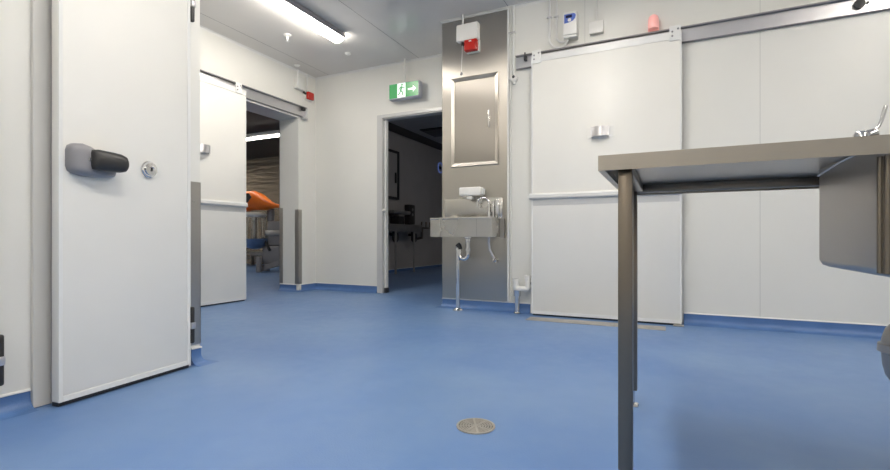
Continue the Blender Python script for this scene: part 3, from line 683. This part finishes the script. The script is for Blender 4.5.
# ------------------------------------------------------------------ room beyond the left opening
def batten2():
    t = thing('ceiling_light', 'long lit tube light seen through the left opening, in the steel clad room', 'light', (-7.2, 6.67, CEIL))
    obj('housing', box(nb(), -9.0, -5.4, 6.52, 6.82, CEIL-.055, CEIL-.0005), 'whitep', t)
    obj('diffuser', box(nb(), -9.0, -5.4, 6.65, 6.69, CEIL-.076, CEIL-.0555, .006, 3), 'tube2', t, smooth=40)
batten2()
m = thing('dough_mixer', 'grey floor-standing mixing machine with bright orange hood, seen through left opening', 'machine', (-7.07, 6.58, 0), .4474)
def ML(name, bm, mat, smooth=None, parent=m): return obj(name, bm, mat, parent, smooth=smooth, local=True)
# local x to the viewer's right, -y towards the viewer; the machine is 1.55 m high
b = nb(); box(b, .02, .36, -.05, .30, .16, .50, .03, 3); box(b, .10, .36, -.02, .28, .50, .98, .03, 3); ML('column', b, 'greyp', 40)
b = nb(); loft(b, [[(.02, -.10, .12), (.40, -.10, .24), (.40, -.10, .14), (.02, -.10, .02)], [(.02, .05, .12), (.40, .05, .24), (.40, .05, .14), (.02, .05, .02)]]); ML('base_arm', b, 'greyp')
for (x, y_) in ((0, -.14), (.36, .26), (0, .26)):
    b = nb(); box(b, x-.045, x+.045, y_-.045, y_+.045, .002, .30 if y_ < 0 else .16, .012); ML('foot', b, 'greyp', 40)
b = nb(); prism(b, [(.02, -.08, .66), (.06, -.08, .68), (.20, -.08, .42), (.16, -.08, .40)], (0, .03, 0)); ML('lock_lever', b, 'dark')
b = nb(); box(b, .06, .36, -.05, .22, .70, .80, .02); ML('cross_beam', b, 'rust', 40)
b = nb(); lathe(b, [(.05, .44), (.16, .47), (.23, .54), (.25, .62), (.255, .64), (.235, .64), (.22, .56), (.12, .50), (0, .49)], (-.14, 0, 0), n=28); ML('bowl', b, 'bowl', 40)
b = nb()
for k in range(14):
    a = 2*PI*k/14; tube(b, [(-.14+.22*math.cos(a), .22*math.sin(a), .64), (-.14+.19*math.cos(a), .19*math.sin(a), 1.08)], .008, 6)
ML('wire_guard', b, 'steel', 50)
b = nb(); tube(b, [(-.14, 0, .55), (-.14, 0, 1.10)], [.03, .05], 14); ML('mixing_shaft', b, 'steel', 50)
b = nb(); lathe(b, [(.20, 1.06), (.22, 1.10), (.20, 1.14), (.1, 1.15)], (-.14, 0, 0), n=24); ML('guard_ring', b, 'whitep', 50)
secs = []
for (x, zc, hz, hy) in [(-.40, 1.30, .13, .20), (-.36, 1.33, .17, .23), (-.26, 1.36, .19, .25), (-.12, 1.38, .18, .25), (.0, 1.35, .16, .22), (.10, 1.31, .12, .17), (.18, 1.29, .075, .11), (.26, 1.275, .045, .06), (.34, 1.27, .03, .035)]:
    secs.append([(x, hy*math.copysign(abs(math.cos(a))**.8, math.cos(a)), zc+hz*math.copysign(abs(math.sin(a))**.8, math.sin(a))) for a in [2*PI*k/20 for k in range(20)]])
b = nb(); loft(b, secs); hood = ML('hood', b, 'orange', 50)
b = nb(); loft(b, [[(x, -.262+dy, z) for x, z in ((-.30, 1.30), (-.17, 1.32), (-.10, 1.42), (-.15, 1.49), (-.28, 1.47))] for dy in (0, .06)]); ML('hood_opening', b, 'dark', None, hood)
b = nb(); lathe(b, [(.07, .98), (.07, 1.20), (.06, 1.22)], (.14, .08, 0), n=20); ML('neck', b, 'greyp', 40)
sh = thing('low_bench', 'dull steel low bench behind the orange-hooded machine', 'bench', (-7.6, 8.0, 0))
obj('bench_top', box(nb(), -9.4, -6.2, 7.7, 8.4, .26, .34, .01), 'rust', sh)
for x in (-9.3, -8.2, -7.2, -6.3):
    for y_ in (7.75, 8.3): obj('leg', box(nb(), x, x+.06, y_, y_+.06, 0, .26), 'rust', sh)

# ------------------------------------------------------------------ washroom behind the doorway
g = thing('wash_trough', 'long dark wash trough on legs in the unlit room behind the exit doorway', 'sink', (-4.58, 7.5, 0))
b = nb(); box(b, -4.749, -4.40, 6.5, 8.10, .775, .800, .004); box(b, -4.415, -4.40, 6.5, 8.10, .800, .905, .003); box(b, -4.749, -4.735, 6.5, 8.1, .800, .905); box(b, -4.735, -4.415, 8.085, 8.1, .80, .905); box(b, -4.735, -4.415, 6.5, 6.515, .80, .905)
obj('trough', b, 'rust', g, smooth=35)
for (x, y_) in ((-4.43, 7.18), (-4.43, 7.85), (-4.70, 7.18)): b = nb(); tube(b, [(x, y_, .002), (x, y_, .775)], .019, 10); obj('leg', b, 'rust', g, smooth=50)
for y_ in (7.30, 8.0):
    b = nb(); pts = [(-4.55, y_, .78), (-4.55, y_, .66)] + arc((-4.55, y_+.07, .66), .07, PI, 2*PI, (0, 1, 0), (0, 0, 1), 8) + [(-4.55, y_+.14, .72), (-4.72, y_+.16, .72)]
    tube(b, pts, .028, 10); obj('waste_trap', b, 'dark', g, smooth=50)
b = nb()
for y_ in (8.2, 8.38, 8.55): tube(b, [(-4.74, y_, .86), (-4.45, y_, .86), (-4.45, y_, .98)], .018, 8); 
tube(b, [(-4.45, 8.1, .86), (-4.45, 8.75, .86)], .015, 8); tube(b, [(-4.5, 8.3, .86), (-4.5, 8.3, .66), (-4.74, 8.3, .62)], .03, 8)
obj('tap_bar', b, 'darksteel', g, smooth=50)
o = thing('paper_dispenser', 'tall black dispenser with pale marks on the wall above the dark wash trough', 'dispenser', (-4.7, 8.12, .93))
obj('housing', box(nb(), -4.749, -4.62, 8.02, 8.24, .925, 1.32, .02, 3), 'blackp', o, smooth=40)
for z in (1.22, 1.12): obj('badge', lathe(nb(), [(.030, 0), (.030, .003), (0, .003)], (-4.6195, 8.13, z), (1, 0, 0), 14), 'greyp', o, smooth=40)
o = thing('towel_box', 'small dark box with a pale lid standing on the dark wash trough', 'box', (-4.6, 7.5, .905))
obj('housing', box(nb(), -4.70, -4.50, 7.42, 7.60, .906, 1.06, .01), 'dark', o, smooth=40)
obj('lid', box(nb(), -4.735, -4.44, 7.15, 7.75, 1.10, 1.16, .02, 3), 'rust', o, smooth=40)
obj('stem', box(nb(), -4.63, -4.57, 7.48, 7.54, 1.055, 1.105), 'rust', o)
o = thing('wall_cabinet', 'dark-framed cabinet on the washroom wall seen at the left of the doorway', 'cabinet', (-4.72, 7.4, 1.39))
b = nb()
for a_ in ((7.05, 7.74, 2.27, 2.315), (7.05, 7.74, 1.39, 1.435), (7.05, 7.10, 1.435, 2.27), (7.69, 7.74, 1.435, 2.27)): box(b, -4.749, -4.69, *a_)
obj('frame', b, 'dark', o)
dd = obj('cabinet_door', box(nb(), -4.749, -4.71, 7.10, 7.69, 1.435, 2.27), 'dullwall', o)
obj('handle', box(nb(), -4.7095, -4.685, 7.60, 7.63, 1.70, 1.90), 'dark', dd)
o = thing('ceiling_vent', 'dark square vent in the ceiling of the unlit washroom', 'vent', (-3.93, 7.95, CEIL))
obj('frame', box(nb(), -4.18, -3.55, 7.62, 8.25, CEIL-.02, CEIL-.0005), 'dark', o)
obj('grille', box(nb(), -4.14, -3.59, 7.66, 8.21, CEIL-.03, CEIL-.0205), 'blackp', o)
o = thing('ring_reflection', 'glowing blue ring drawn for a light reflection in the dark room at the edge of the steel panel', 'lamp', (-4.75, 9.55, 2.2))  # glowing ring stands for a blue ring-shaped reflection
b = nb(); tube(b, arc((-4.73, 9.62, 2.27),   .115, 0, 2*PI, (0, 1, 0), (0, 0, 1), 28), .008, 8, caps=False); obj('ring_tube', b, 'ring', o, smooth=50)
obj('mount', box(nb(), -4.749, -4.735, 9.55, 9.69, 2.24, 2.30), 'dark', o)

# ------------------------------------------------------------------ world, camera, view
w = bpy.data.worlds.new('World'); S.world = w; w.use_nodes = True
w.node_tree.nodes['Background'].inputs[0].default_value = (.5, .5, .52, 1); w.node_tree.nodes['Background'].inputs[1].default_value = .0
cam = bpy.data.objects.new('camera', bpy.data.cameras.new('camera')); C.objects.link(cam)
cam.location = (0, 0, .64); cam.rotation_euler = (PI/2, 0, .4474)
cam.data.sensor_width = 36; cam.data.sensor_fit = 'HORIZONTAL'; cam.data.lens = 466.46/890*36; cam.data.shift_y = 3.73/890; cam.data.clip_start = .02
S.camera = cam
S.view_settings.view_transform = 'Standard'; S.view_settings.look = 'None'; S.view_settings.gamma = 1; S.view_settings.use_curve_mapping = False
S.view_settings.exposure = 1.38
